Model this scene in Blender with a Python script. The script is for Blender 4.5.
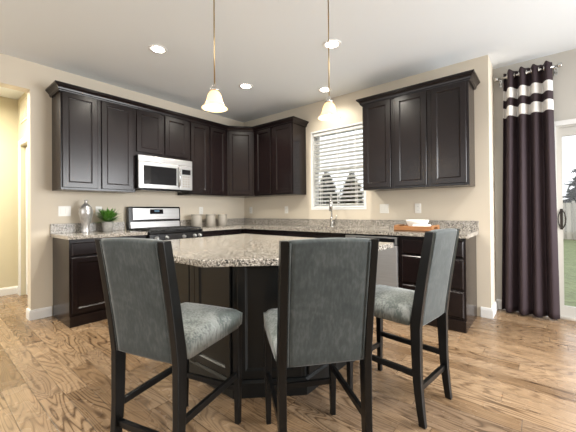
import bpy, bmesh, math, random
from mathutils import Vector, Matrix
for _o in list(bpy.data.objects): bpy.data.objects.remove(_o)
S = bpy.context.scene
COL = S.collection
random.seed(7)
R = math.radians

# ---------------------------------------------------------------- camera
YAW, PITCH, ROLL, FPX = 39.6552, 0.4001, -0.4803, 310.211
CAM = Vector((4.3073, -3.9196, 1.1601))
def camera():
    a, t, ro = R(YAW), R(PITCH), R(ROLL)
    fw = Vector((-math.sin(a), math.cos(a), 0)); r = Vector((math.cos(a), math.sin(a), 0)); u = Vector((0, 0, 1))
    f2 = fw*math.cos(t) + u*math.sin(t); u2 = u*math.cos(t) - fw*math.sin(t)
    r3 = r*math.cos(ro) + u2*math.sin(ro); u3 = u2*math.cos(ro) - r*math.sin(ro)
    cd = bpy.data.cameras.new('camera'); co = bpy.data.objects.new('camera', cd); COL.objects.link(co)
    m = Matrix((r3, u3, -f2)).transposed().to_4x4(); m.translation = CAM
    co.matrix_world = m
    cd.sensor_width = 36; cd.lens = FPX/576*36
    cd.shift_y = (208.8922-216)/576
    cd.clip_start = .02; cd.clip_end = 200
    S.camera = co
camera()

# ---------------------------------------------------------------- world, daylight, added fill, exposure
S.view_settings.view_transform = 'Standard'; S.view_settings.look = 'None'
S.view_settings.gamma = 1; S.view_settings.use_curve_mapping = False
S.view_settings.exposure = 0.5
W = bpy.data.worlds.new('overcast_sky'); S.world = W; W.use_nodes = True
W.node_tree.nodes['Background'].inputs['Color'].default_value = (.93, .97, 1, 1)
W.node_tree.nodes['Background'].inputs['Strength'].default_value = 1.3
def area(name, loc, target, sx, sy, power, col=(1, 1, 1), portal=False):
    l = bpy.data.lights.new(name, 'AREA'); l.shape = 'RECTANGLE'; l.size = sx; l.size_y = sy; l.energy = power; l.color = col
    if portal: l.cycles.is_portal = True
    o = bpy.data.objects.new(name, l); COL.objects.link(o); o.location = loc
    o.rotation_euler = (Vector(target)-Vector(loc)).to_track_quat('-Z', 'Y').to_euler()
    return o
area('daylight_portal_patio', (5.3, .62, 1.05), (5.3, -1, 1.05), 1.8, 2.0, 1, portal=True)
area('daylight_portal_kitchen', (1.98, .2, 1.77), (1.98, -1, 1.77), .9, 1.2, 1, portal=True)
area('daylight_family_room', (2.9, -6.6, 1.6), (2.9, 0, 1.5), 5.4, 2.1, 20, (1, .97, .93))  # added unseen fill from behind the camera
area('daylight_side_window', (6.62, -.75, 1.45), (3.4, -1.7, .8), 2.3, 1.9, 105, (.97, .985, 1)).data.spread = R(130)  # added unseen fill from the right, for stool backs and cabinet sides
for _i, (_x, _y) in enumerate(((3.9, -2.7), (2.9, -3.9), (4.7, -1.2), (5.3, -3.6), (2.2, -5.9), (3.5, -5.7))):   # added spots without fixtures, overhead and out of view: fill and cabinet highlights
    _l = bpy.data.lights.new('overhead_lamp', 'SPOT'); _l.energy = 72 if _i < 4 else 90; _l.color = (1, .96, .89); _l.spot_size = R(140); _l.spot_blend = .6; _l.shadow_soft_size = .12
    _o = bpy.data.objects.new('overhead_lamp', _l); COL.objects.link(_o); _o.location = (_x, _y, 2.79)
area('hall_lamp', (-.8, -4.0, 2.7), (-.8, -4.0, 0), .5, .5, 70, (1, .95, .80))

# ---------------------------------------------------------------- materials
def mat(name, col, rough=.5, metal=0, coat=0, sheen=0, spec=.5, emis=None, estr=0, noise=None, bump=None, alpha=None):
    m = bpy.data.materials.new(name); m.use_nodes = True
    nt = m.node_tree; b = nt.nodes['Principled BSDF']
    b.inputs['Base Color'].default_value = (*col, 1)
    b.inputs['Roughness'].default_value = rough; b.inputs['Metallic'].default_value = metal
    b.inputs['Coat Weight'].default_value = coat; b.inputs['Coat Roughness'].default_value = .12
    b.inputs['Sheen Weight'].default_value = sheen; b.inputs['Specular IOR Level'].default_value = spec
    if emis: b.inputs['Emission Color'].default_value = (*emis, 1); b.inputs['Emission Strength'].default_value = estr
    if noise:   # (scale vec, amount, detail)
        sc, amt, det = noise
        tc = nt.nodes.new('ShaderNodeTexCoord'); mp = nt.nodes.new('ShaderNodeMapping'); mp.inputs['Scale'].default_value = sc
        n = nt.nodes.new('ShaderNodeTexNoise'); n.inputs['Scale'].default_value = 1; n.inputs['Detail'].default_value = det
        rp = nt.nodes.new('ShaderNodeValToRGB')
        rp.color_ramp.elements[0].position = .3; rp.color_ramp.elements[1].position = .7
        rp.color_ramp.elements[0].color = (*[c*(1-amt) for c in col], 1); rp.color_ramp.elements[1].color = (*[min(1, c*(1+amt)) for c in col], 1)
        nt.links.new(tc.outputs['Object'], mp.inputs['Vector']); nt.links.new(mp.outputs['Vector'], n.inputs['Vector'])
        nt.links.new(n.outputs['Fac'], rp.inputs['Fac']); nt.links.new(rp.outputs['Color'], b.inputs['Base Color'])
        if bump:
            bp = nt.nodes.new('ShaderNodeBump'); bp.inputs['Strength'].default_value = bump; bp.inputs['Distance'].default_value = .004
            nt.links.new(n.outputs['Fac'], bp.inputs['Height']); nt.links.new(bp.outputs['Normal'], b.inputs['Normal'])
    return m
class G:   # tiny node helper
    def __init__(s, m): s.nt = m.node_tree; s.b = s.nt.nodes['Principled BSDF']
    def n(s, t, **k):
        x = s.nt.nodes.new(t)
        for a, v in k.items(): setattr(x, a, v)
        return x
    def l(s, a, b): s.nt.links.new(a, b)
    def math(s, op, a, b=None):
        x = s.n('ShaderNodeMath', operation=op)
        for i, v in enumerate((a, b)):
            if v is None: continue
            if isinstance(v, (int, float)): x.inputs[i].default_value = v
            else: s.l(v, x.inputs[i])
        return x.outputs[0]
    def ramp(s, fac, stops, interp='LINEAR'):
        x = s.n('ShaderNodeValToRGB'); x.color_ramp.interpolation = interp; e = x.color_ramp.elements
        while len(e) < len(stops): e.new(.5)
        for i, (p, c) in enumerate(stops): e[i].position = p; e[i].color = (*c, 1)
        s.l(fac, x.inputs['Fac']); return x.outputs['Color']

def floor_mat():
    m = mat('oak_planks', (.3, .2, .13), .3, spec=.5); g = G(m)
    tc = g.n('ShaderNodeTexCoord'); sp = g.n('ShaderNodeSeparateXYZ'); g.l(tc.outputs['Object'], sp.inputs[0])
    x, y = sp.outputs[0], sp.outputs[1]
    PW, PL = .127, 1.15
    row = g.math('FLOOR', g.math('DIVIDE', y, PW))
    w1 = g.n('ShaderNodeTexWhiteNoise', noise_dimensions='1D'); g.l(row, w1.inputs['W'])
    xo = g.math('ADD', g.math('DIVIDE', x, PL), g.math('MULTIPLY', w1.outputs['Value'], 7.3))
    ix = g.math('FLOOR', xo)
    cb = g.n('ShaderNodeCombineXYZ'); g.l(row, cb.inputs[0]); g.l(ix, cb.inputs[1])
    w2 = g.n('ShaderNodeTexWhiteNoise', noise_dimensions='2D'); g.l(cb.outputs[0], w2.inputs['Vector'])
    # grain: stretched noise, contour rings for cathedral figure
    sx = g.math('ADD', g.math('MULTIPLY', x, 1.15), g.math('MULTIPLY', w2.outputs['Value'], 37.0))
    sy = g.math('ADD', g.math('MULTIPLY', y, 8.5), g.math('MULTIPLY', w1.outputs['Value'], 19.0))
    cv = g.n('ShaderNodeCombineXYZ'); g.l(sx, cv.inputs[0]); g.l(sy, cv.inputs[1])
    n1 = g.n('ShaderNodeTexNoise'); n1.inputs['Scale'].default_value = 1.0; n1.inputs['Detail'].default_value = .8; n1.inputs['Distortion'].default_value = .3
    g.l(cv.outputs[0], n1.inputs['Vector'])
    ring = g.math('ABSOLUTE', g.math('SUBTRACT', g.math('FRACT', g.math('MULTIPLY', n1.outputs['Fac'], 17.0)), .5))
    sx2 = g.math('MULTIPLY', x, 6.0); sy2 = g.math('MULTIPLY', y, 150.0)
    cv2 = g.n('ShaderNodeCombineXYZ'); g.l(sx2, cv2.inputs[0]); g.l(sy2, cv2.inputs[1])
    n2 = g.n('ShaderNodeTexNoise'); n2.inputs['Scale'].default_value = 1.0; n2.inputs['Detail'].default_value = 3; g.l(cv2.outputs[0], n2.inputs['Vector'])
    base = g.ramp(w2.outputs['Value'], [(0, (.20, .125, .068)), (.35, (.28, .183, .105)), (.7, (.335, .228, .138)), (1, (.24, .162, .102))])
    gr = g.ramp(ring, [(0, (.22, .19, .17)), (.10, (.52, .47, .43)), (.27, (1.0, 1.0, 1.0))])
    mx = g.n('ShaderNodeMix', data_type='RGBA', blend_type='MULTIPLY'); g.l(g.math('ADD', .5, g.math('MULTIPLY', g.math('FRACT', g.math('MULTIPLY', w2.outputs['Value'], 7.7)), .5)), mx.inputs[0])
    g.l(base, mx.inputs[6]); g.l(gr, mx.inputs[7])
    fg = g.ramp(n2.outputs['Fac'], [(.3, (.72, .72, .72)), (.7, (1.12, 1.12, 1.12))])
    mx2 = g.n('ShaderNodeMix', data_type='RGBA', blend_type='MULTIPLY'); mx2.inputs[0].default_value = .7
    g.l(mx.outputs[2], mx2.inputs[6]); g.l(fg, mx2.inputs[7])
    # joints
    fy = g.math('FRACT', g.math('DIVIDE', y, PW)); fx = g.math('FRACT', xo)
    dy = g.math('MULTIPLY', g.math('MINIMUM', fy, g.math('SUBTRACT', 1.0, fy)), PW)
    dx = g.math('MULTIPLY', g.math('MINIMUM', fx, g.math('SUBTRACT', 1.0, fx)), PL)
    d = g.math('MINIMUM', dx, dy)
    jr = g.ramp(g.math('MULTIPLY', d, 100.0), [(0, (.25, .21, .18)), (.28, (1, 1, 1))])
    mx3 = g.n('ShaderNodeMix', data_type='RGBA', blend_type='MULTIPLY'); mx3.inputs[0].default_value = 1
    g.l(mx2.outputs[2], mx3.inputs[6]); g.l(jr, mx3.inputs[7]); g.l(mx3.outputs[2], g.b.inputs['Base Color'])
    n3 = g.n('ShaderNodeTexNoise'); n3.inputs['Scale'].default_value = 9; g.l(tc.outputs['Object'], n3.inputs['Vector'])
    rr = g.ramp(n3.outputs['Fac'], [(.3, (.18, .18, .18)), (.7, (.33, .33, .33))]); g.l(rr, g.b.inputs['Roughness'])
    h = g.math('ADD', g.math('MULTIPLY', g.math('MINIMUM', d, .003), 250.0), g.math('MULTIPLY', n1.outputs['Fac'], 1.6))
    bp = g.n('ShaderNodeBump'); bp.inputs['Strength'].default_value = .35; bp.inputs['Distance'].default_value = .003
    g.l(h, bp.inputs['Height']); g.l(bp.outputs['Normal'], g.b.inputs['Normal'])
    return m
def granite_mat(nm='speckled_granite', ro=.12):
    m = mat(nm, (.5, .47, .42), ro, spec=.6); g = G(m)
    tc = g.n('ShaderNodeTexCoord')
    v = g.n('ShaderNodeTexVoronoi'); v.inputs['Scale'].default_value = 160; g.l(tc.outputs['Object'], v.inputs['Vector'])
    sp = g.n('ShaderNodeSeparateColor'); g.l(v.outputs['Color'], sp.inputs[0])
    c1 = g.ramp(sp.outputs[0], [(0, (.03, .028, .026)), (.11, (.12, .108, .095)), (.26, (.26, .233, .198)), (.48, (.40, .365, .315)), (.74, (.55, .51, .46))], 'CONSTANT')
    n = g.n('ShaderNodeTexNoise'); n.inputs['Scale'].default_value = 170; n.inputs['Detail'].default_value = 2; g.l(tc.outputs['Object'], n.inputs['Vector'])
    c2 = g.ramp(n.outputs['Fac'], [(.36, (.35, .33, .30)), (.46, (.95, .95, .95)), (.7, (1.1, 1.08, 1.05))])
    mx = g.n('ShaderNodeMix', data_type='RGBA', blend_type='MULTIPLY'); mx.inputs[0].default_value = .75
    g.l(c1, mx.inputs[6]); g.l(c2, mx.inputs[7]); g.l(mx.outputs[2], g.b.inputs['Base Color'])
    return m
def velvet_mat(nm, STOPS, sc, det=5):
    m = mat(nm, (.13, .145, .145), .65, sheen=.22, spec=.25); g = G(m)
    g.b.inputs['Sheen Roughness'].default_value = .35
    tc = g.n('ShaderNodeTexCoord')
    n = g.n('ShaderNodeTexNoise'); n.inputs['Scale'].default_value = sc; n.inputs['Detail'].default_value = det; n.inputs['Distortion'].default_value = 1.2; g.l(tc.outputs['Object'], n.inputs['Vector'])
    mp = g.n('ShaderNodeMapping'); mp.inputs['Scale'].default_value = (90, 90, 30); g.l(tc.outputs['Object'], mp.inputs['Vector'])
    n2 = g.n('ShaderNodeTexNoise'); n2.inputs['Scale'].default_value = 1; n2.inputs['Detail'].default_value = 3; g.l(mp.outputs[0], n2.inputs['Vector'])
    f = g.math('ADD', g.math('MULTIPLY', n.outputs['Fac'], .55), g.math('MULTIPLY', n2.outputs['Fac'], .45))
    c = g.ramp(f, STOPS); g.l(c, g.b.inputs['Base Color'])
    return m
def glass_mat(name='window_glass', tint=(1, 1, 1)):
    m = bpy.data.materials.new(name); m.use_nodes = True; nt = m.node_tree; nt.nodes.clear()
    o = nt.nodes.new('ShaderNodeOutputMaterial'); t = nt.nodes.new('ShaderNodeBsdfTransparent'); t.inputs[0].default_value = (*tint, 1)
    gl = nt.nodes.new('ShaderNodeBsdfGlossy'); gl.inputs['Roughness'].default_value = .02
    fr = nt.nodes.new('ShaderNodeFresnel'); fr.inputs[0].default_value = 1.45; mx = nt.nodes.new('ShaderNodeMixShader')
    nt.links.new(fr.outputs[0], mx.inputs[0]); nt.links.new(t.outputs[0], mx.inputs[1]); nt.links.new(gl.outputs[0], mx.inputs[2]); nt.links.new(mx.outputs[0], o.inputs[0])
    return m
def curtain_mat():
    m = mat('plum_fabric_white_bands', (.03, .018, .022), .75, sheen=.0, spec=.25); g = G(m)
    tc = g.n('ShaderNodeTexCoord'); sp = g.n('ShaderNodeSeparateXYZ'); g.l(tc.outputs['Object'], sp.inputs[0])
    z = sp.outputs[2]
    def band(a, b): return g.math('MULTIPLY', g.math('GREATER_THAN', z, a), g.math('LESS_THAN', z, b))
    f = g.math('ADD', band(2.395, 2.505), band(2.195, 2.305))
    c = g.ramp(f, [(0, (.038, .025, .029)), (1, (.72, .70, .67))]); g.l(c, g.b.inputs['Base Color'])
    mp = g.n('ShaderNodeMapping'); mp.inputs['Scale'].default_value = (500, 500, 300); g.l(tc.outputs['Object'], mp.inputs['Vector'])
    n2 = g.n('ShaderNodeTexNoise'); n2.inputs['Scale'].default_value = 1; g.l(mp.outputs[0], n2.inputs['Vector'])
    bp = g.n('ShaderNodeBump'); bp.inputs['Strength'].default_value = .2; bp.inputs['Distance'].default_value = .001; g.l(n2.outputs['Fac'], bp.inputs['Height']); g.l(bp.outputs[0], g.b.inputs['Normal'])
    return m
def grass_mat():
    return mat('lawn', (.17, .20, .095), .9, noise=((9, 9, 9), .3, 5))

M = dict(
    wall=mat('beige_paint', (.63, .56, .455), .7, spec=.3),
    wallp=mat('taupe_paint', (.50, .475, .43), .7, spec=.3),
    hall=mat('hall_paint', (.60, .54, .39), .7, spec=.3),
    ceil=mat('ceiling_paint', (.76, .785, .80), .85, spec=.2),
    white=mat('white_trim_paint', (.75, .74, .72), .4),
    floor=floor_mat(), granite=granite_mat(), granite_splash=granite_mat('honed_granite', .38), velvet=velvet_mat('grey_velvet', [(.36, (.036, .043, .043)), (.5, (.048, .056, .0555)), (.62, (.070, .078, .077))], 7), velvet_seat=velvet_mat('grey_velvet_brushed_nap', [(.36, (.09, .105, .098)), (.46, (.13, .146, .138)), (.52, (.22, .236, .226)), (.64, (.29, .305, .295))], 4.5, 1.5),  # seat velvet lightened as if lit from above; mottling is brushed nap
    esp=mat('espresso_wood', (.0095, .0056, .0056), .25, coat=.0, spec=.36, noise=((5, 5, 1.2), .12, 3)),
    black=mat('black_stained_wood', (.005, .005, .005), .30, spec=.28, noise=((30, 30, 4), .2, 3)),
    isl=mat('black_island_wood', (.007, .0078, .008), .33, spec=.35, noise=((8, 8, 2), .15, 3)),
    steel=mat('brushed_steel', (.40, .395, .39), .36, metal=1, noise=((3, 3, 160), .08, 2)),
    chrome=mat('brushed_nickel', (.55, .54, .52), .18, metal=1),
    dark=mat('black_enamel', (.010, .010, .011), .15),
    iron=mat('cast_iron', (.02, .02, .02), .5),
    bglass=mat('dark_oven_glass', (.012, .012, .013), .06),
    disp=mat('clock_display', (.01, .02, .03), .1, emis=(.35, .6, .8), estr=.25),
    silver=mat('silvered_ceramic', (.50, .485, .475), .30, metal=.7, noise=((22, 22, 9), .35, 4)),
    can=mat('taupe_stoneware', (.27, .245, .21), .45),
    pot=mat('grey_cement', (.42, .40, .37), .8, noise=((40, 40, 40), .2, 4)),
    leaf=mat('fern_leaf', (.085, .22, .03), .42, noise=((45, 45, 45), .65, 2)),
    soil=mat('potting_soil', (.03, .02, .013), .95),
    tray=mat('acacia_wood', (.30, .13, .045), .4, noise=((6, 60, 60), .4, 4)),
    almond=mat('almond_vinyl', (.50, .48, .44), .4), bronze=mat('dark_bronze', (.035, .028, .022), .35, metal=.6),  # door vinyl: shade on the frame put into its colour
    almond_sash=mat('grey_white_vinyl', (.48, .49, .49), .4),  # sash vinyl greyed in its colour to look backlit
    dwsteel=mat('satin_steel_panel', (.40, .40, .41), .38, metal=.45, noise=((3, 3, 160), .06, 2)),
    china=mat('white_china', (.82, .82, .80), .15),
    cloth=mat('white_linen', (.75, .75, .73), .9),
    plate=mat('white_plastic', (.75, .73, .68), .35),
    slot=mat('dark_slot', (.05, .05, .05), .6),
    vinyl=mat('white_vinyl', (.78, .78, .77), .35),
    slat=mat('blind_slat', (.82, .82, .80), .45),
    curtain=curtain_mat(), glass=glass_mat(),
    brass=mat('aged_brass', (.42, .31, .17), .3, metal=1),
    shade=None, lens=mat('lamp_lens', (1, 1, 1), .4, emis=(1, .93, .80), estr=22),
    bulb=mat('lamp_bulb', (1, 1, 1), .4, emis=(1, .82, .55), estr=8),
    grass=grass_mat(), fence=mat('weathered_cedar', (.40, .36, .31), .8, noise=((6, 6, .8), .25, 4)),
    pine=mat('conifer_needles', (.035, .045, .028), .8, noise=((3, 3, 3), .5, 3)), bark=mat('bark', (.08, .06, .045), .9),
    conc=mat('patio_concrete', (.45, .44, .42), .9, noise=((8, 8, 8), .12, 4)),
    vent=mat('vent_white', (.72, .66, .52), .5),
)
def shade_mat():
    m = bpy.data.materials.new('frosted_shade_glass'); m.use_nodes = True; nt = m.node_tree; nt.nodes.clear()
    o = nt.nodes.new('ShaderNodeOutputMaterial'); t = nt.nodes.new('ShaderNodeBsdfTranslucent'); t.inputs[0].default_value = (.92, .70, .42, 1)
    d = nt.nodes.new('ShaderNodeBsdfPrincipled'); d.inputs['Base Color'].default_value = (.85, .78, .66, 1); d.inputs['Roughness'].default_value = .25
    e = nt.nodes.new('ShaderNodeEmission'); e.inputs[0].default_value = (1, .80, .50, 1); e.inputs[1].default_value = .12
    mx = nt.nodes.new('ShaderNodeMixShader'); mx.inputs[0].default_value = .55
    ad = nt.nodes.new('ShaderNodeAddShader')
    nt.links.new(d.outputs[0], mx.inputs[1]); nt.links.new(t.outputs[0], mx.inputs[2]); nt.links.new(mx.outputs[0], ad.inputs[0]); nt.links.new(e.outputs[0], ad.inputs[1]); nt.links.new(ad.outputs[0], o.inputs[0])
    return m
M['shade'] = shade_mat()

# ---------------------------------------------------------------- mesh helpers (all in world or local coordinates)
def BM(): return bmesh.new()
def box(bm, x0, x1, y0, y1, z0, z1, bev=0, mtx=None):
    tmp = bmesh.new()
    v = [tmp.verts.new((x, y, z)) for x in (x0, x1) for y in (y0, y1) for z in (z0, z1)]
    for f in ((0, 1, 3, 2), (4, 6, 7, 5), (0, 4, 5, 1), (2, 3, 7, 6), (0, 2, 6, 4), (1, 5, 7, 3)): tmp.faces.new([v[i] for i in f])
    bmesh.ops.recalc_face_normals(tmp, faces=tmp.faces)
    if bev: bmesh.ops.bevel(tmp, geom=tmp.edges[:], offset=bev, segments=2, affect='EDGES', profile=.6)
    merge(bm, tmp, mtx)
def merge(bm, tmp, mtx=None):
    if mtx is not None: bmesh.ops.transform(tmp, matrix=mtx, verts=tmp.verts)
    me = bpy.data.meshes.new('t'); tmp.to_mesh(me); tmp.free(); bm.from_mesh(me); bpy.data.meshes.remove(me)
def prism(bm, pts, z0, z1, bev=0):
    tmp = bmesh.new()
    lo = [tmp.verts.new((x, y, z0)) for x, y in pts]; hi = [tmp.verts.new((x, y, z1)) for x, y in pts]; n = len(pts)
    tmp.faces.new(lo); tmp.faces.new(hi)
    for i in range(n): tmp.faces.new((lo[i], lo[(i+1) % n], hi[(i+1) % n], hi[i]))
    bmesh.ops.recalc_face_normals(tmp, faces=tmp.faces)
    if bev: bmesh.ops.bevel(tmp, geom=tmp.edges[:], offset=bev, segments=2, affect='EDGES', profile=.5)
    merge(bm, tmp)
def lathe(bm, prof, loc=(0, 0, 0), seg=32, mtx=None, sx=1, sy=1, flute=0, nfl=0):
    tmp = bmesh.new(); rings = []
    for r, z in prof:
        if r < 1e-5: rings.append([tmp.verts.new((loc[0], loc[1], loc[2]+z))])
        else:
            ring = []
            for i in range(seg):
                a = 2*math.pi*i/seg; rr = r*(1+flute*math.cos(nfl*a))
                ring.append(tmp.verts.new((loc[0]+rr*sx*math.cos(a), loc[1]+rr*sy*math.sin(a), loc[2]+z)))
            rings.append(ring)
    for A, B in zip(rings, rings[1:]):
        if len(A) == 1 and len(B) == 1: continue
        for i in range(seg):
            j = (i+1) % seg
            if len(A) == 1: f = tmp.faces.new((A[0], B[j], B[i]))
            elif len(B) == 1: f = tmp.faces.new((A[i], A[j], B[0]))
            else: f = tmp.faces.new((A[i], A[j], B[j], B[i]))
            f.smooth = True
    if len(rings[0]) > 1 and len(rings[-1]) > 1 and prof[0] != prof[-1]:
        tmp.faces.new(rings[0][::-1]); tmp.faces.new(rings[-1])
    bmesh.ops.remove_doubles(tmp, verts=tmp.verts, dist=1e-6)
    bmesh.ops.recalc_face_normals(tmp, faces=tmp.faces)
    merge(bm, tmp, mtx)
def tube(bm, pts, r, seg=12, caps=True):
    tmp = bmesh.new(); pts = [Vector(p) for p in pts]; rad = r if isinstance(r, (list, tuple)) else [r]*len(pts); rings = []
    up = None
    for i, p in enumerate(pts):
        d = ((pts[i+1] if i+1 < len(pts) else p)-(pts[i-1] if i else p)).normalized()
        if up is None: up = d.orthogonal().normalized()
        a = (up-d*up.dot(d)); a = a.normalized() if a.length > 1e-6 else d.orthogonal().normalized(); up = a; b = d.cross(a)
        rings.append([tmp.verts.new(p+(a*math.cos(2*math.pi*k/seg)+b*math.sin(2*math.pi*k/seg))*rad[i]) for k in range(seg)])
    for A, B in zip(rings, rings[1:]):
        for k in range(seg):
            f = tmp.faces.new((A[k], A[(k+1) % seg], B[(k+1) % seg], B[k])); f.smooth = True
    if caps: tmp.faces.new(rings[0][::-1]); tmp.faces.new(rings[-1])
    bmesh.ops.recalc_face_normals(tmp, faces=tmp.faces)
    merge(bm, tmp)
def loft(bm, secs, bev=0, smooth=False):   # list of closed sections with equal counts
    tmp = bmesh.new(); rings = [[tmp.verts.new(p) for p in s] for s in secs]; n = len(rings[0])
    for A, B in zip(rings, rings[1:]):
        for k in range(n):
            f = tmp.faces.new((A[k], A[(k+1) % n], B[(k+1) % n], B[k])); f.smooth = smooth
    tmp.faces.new(rings[0][::-1]); tmp.faces.new(rings[-1])
    bmesh.ops.recalc_face_normals(tmp, faces=tmp.faces)
    if bev:
        es = [e for e in tmp.edges if len(e.link_faces) == 2 and e.calc_face_angle(0) > .6]
        bmesh.ops.bevel(tmp, geom=es, offset=bev, segments=2, affect='EDGES', profile=.6)
    merge(bm, tmp)
def face_mtx(o, u):   # local u (width), w (outwards = local y negative...) : x along u, z up, y out
    u = Vector(u).normalized(); out = Vector((u.y, -u.x, 0))   # to the right-hand side when walking along u
    m = Matrix((u, out, Vector((0, 0, 1)))).transposed().to_4x4(); m.translation = Vector(o); return m
def panel(bm, mtx, w, h, t=.02, rail=.055, flat=False):
    """framed recessed door standing on local x 0..w, z 0..h, thickness along +y"""
    rail = min(rail, w*.3, h*.3)
    rings = [(0, 0), (0, t-.004), (.004, t)]
    rings += [(rail, t), (rail+.008, t-.008), (rail+.011, t-.0085), (rail+.014, t-.011), (rail+.02, t-.011)] if not flat else [(.012, t)]
    if flat: rings[1:3] = [(0, t-.010), (.010, t-.001)]
    tmp = bmesh.new(); R_ = []
    for i, y in rings: R_.append([tmp.verts.new(p) for p in ((i, y, i), (w-i, y, i), (w-i, y, h-i), (i, y, h-i))])
    for A, B in zip(R_, R_[1:]):
        for k in range(4): tmp.faces.new((A[k], A[(k+1) % 4], B[(k+1) % 4], B[k]))
    tmp.faces.new(R_[0][::-1]); tmp.faces.new(R_[-1])
    bmesh.ops.recalc_face_normals(tmp, faces=tmp.faces)
    merge(bm, tmp, mtx)
def sweep(bm, path, prof, closed=False):
    """sweep a closed profile [(out, z)] along a plan polyline, out = right-hand side, mitred"""
    path = [Vector((x, y)) for x, y in path]; secs = []
    for i, p in enumerate(path):
        d0 = (p-path[i-1]).normalized() if i else None; d1 = (path[i+1]-p).normalized() if i+1 < len(path) else None
        if d0 is None: d0 = d1
        if d1 is None: d1 = d0
        n0 = Vector((d0.y, -d0.x)); n1 = Vector((d1.y, -d1.x)); m = (n0+n1); m = m/(m.length_squared/2) if m.length > 1e-6 else n0
        secs.append([(p.x+m.x*o, p.y+m.y*o, z) for o, z in prof])
    loft(bm, secs)

def finish(name, bm, m, loc=(0, 0, 0), parent=None, smooth=False, sub=0):
    """link bm (world coords) as one object; verts are taken relative to loc"""
    if any(loc): bmesh.ops.translate(bm, verts=bm.verts, vec=-Vector(loc))
    if smooth:
        for f in bm.faces: f.smooth = True
    me = bpy.data.meshes.new(name); bm.to_mesh(me); bm.free(); me.materials.append(m)
    o = bpy.data.objects.new(name, me); COL.objects.link(o)
    if sub:
        md = o.modifiers.new('s', 'SUBSURF'); md.levels = sub; md.render_levels = sub
    if parent is not None: o.parent = parent
    else: o.location = loc
    return o
def tag(o, label, cat, group=None):
    o['label'] = label; o['category'] = cat
    if group: o['group'] = group
    return o
def thing(name, label, cat, loc, rz=0, group=None):
    e = bpy.data.objects.new(name, None); COL.objects.link(e); e.location = loc; e.rotation_euler = (0, 0, rz); e.empty_display_size = .1
    return tag(e, label, cat, group)
class T_:      # thing whose parts are given in world coordinates
    def __init__(s, name, label, cat, loc, group=None): s.loc = loc; s.e = thing(name, label, cat, loc, 0, group)
    def part(s, name, bm, m, parent=None, **k):
        p = finish(name, bm, m, s.loc, parent or s.e, **k); return p
def struct(name, bm, m, parent=None):
    o = finish(name, bm, m, (0, 0, 0), parent)
    if parent is None: o['kind'] = 'structure'
    return o
def dup(root, loc, rz=None, label=None, group=None):
    r = root.copy(); COL.objects.link(r); r.location = loc
    if rz is not None: r.rotation_euler = (0, 0, rz)
    if label: r['label'] = label
    if group: r['group'] = group
    for ch in list(root.children):
        c = ch.copy(); COL.objects.link(c); c.parent = r
        for gch in list(ch.children):
            d = gch.copy(); COL.objects.link(d); d.parent = c
    return r

def frame(bm, x0, x1, y0, y1, z0, z1, l, r_, bo, to, bev=0):
    """stiles and rails that butt without overlapping"""
    box(bm, x0, x0+l, y0, y1, z0, z1, bev); box(bm, x1-r_, x1, y0, y1, z0, z1, bev)
    if bo: box(bm, x0+l, x1-r_, y0, y1, z0, z0+bo, bev)
    if to: box(bm, x0+l, x1-r_, y0, y1, z1-to, z1, bev)
# ---------------------------------------------------------------- the room
ZC = 2.815; XE = 3.855; YP = .45; XR = 6.5; YB = -6.7; YJ = -3.11; YJ2 = -4.6; ZO = 2.51
WT = .14
WX0, WX1, WZ0, WZ1 = 1.53, 2.44, 1.175, 2.375     # kitchen window opening
DX0, DX1, DZ1 = 4.405, 6.22, 2.04                 # sliding door opening
b = BM(); box(b, -2.2, XR+.1, YB-.1, YP+.1, -.1, 0); struct('floor', b, M['floor'])
b = BM(); box(b, -2.2, XR+.1, YB-.1, YP+WT, ZC, ZC+.1); struct('ceiling', b, M['ceil'])
b = BM(); box(b, -WT, 0, YJ, WT, 0, ZC); box(b, -WT, 0, YJ2, YJ, ZO, ZC); box(b, -WT, 0, YB, YJ2, 0, ZC); struct('wall_left', b, M['wall'])
b = BM(); box(b, 0, WX0, 0, WT, 0, ZC); box(b, WX1, XE, 0, WT, 0, ZC); box(b, WX0, WX1, 0, WT, 0, WZ0); box(b, WX0, WX1, 0, WT, WZ1, ZC)
box(b, XE-WT, XE, WT, YP, 0, ZC); struct('wall_back', b, M['wall'])
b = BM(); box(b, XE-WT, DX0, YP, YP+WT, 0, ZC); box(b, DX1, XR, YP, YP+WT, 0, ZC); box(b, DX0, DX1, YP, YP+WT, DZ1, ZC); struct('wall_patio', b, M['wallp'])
b = BM(); box(b, XR, XR+.1, YB, -1.95, 0, ZC); box(b, XR, XR+.1, .4, YP+WT, 0, ZC); box(b, XR, XR+.1, -1.95, .4, 0, .45); box(b, XR, XR+.1, -1.95, .4, 2.45, ZC); struct('wall_right', b, M['wall'])
b = BM(); box(b, -2.2, .1, YB-.1, YB, 0, ZC); box(b, 5.7, XR, YB-.1, YB, 0, ZC); box(b, .1, 5.7, YB-.1, YB, 0, .5); box(b, .1, 5.7, YB-.1, YB, 2.7, ZC); struct('wall_front', b, M['wall'])
# hall behind the opening in the left wall
b = BM(); box(b, -1.72, -1.6, YB, -2.81, 0, ZC); struct('wall_hall_far', b, M['hall'])
b = BM(); box(b, -1.6, -1.42, -2.95, -2.81, 0, ZC); box(b, -.52, -WT, -2.95, -2.81, 0, ZC); box(b, -1.42, -.52, -2.95, -2.81, 2.12, ZC); struct('wall_hall_side', b, M['hall'])
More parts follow.
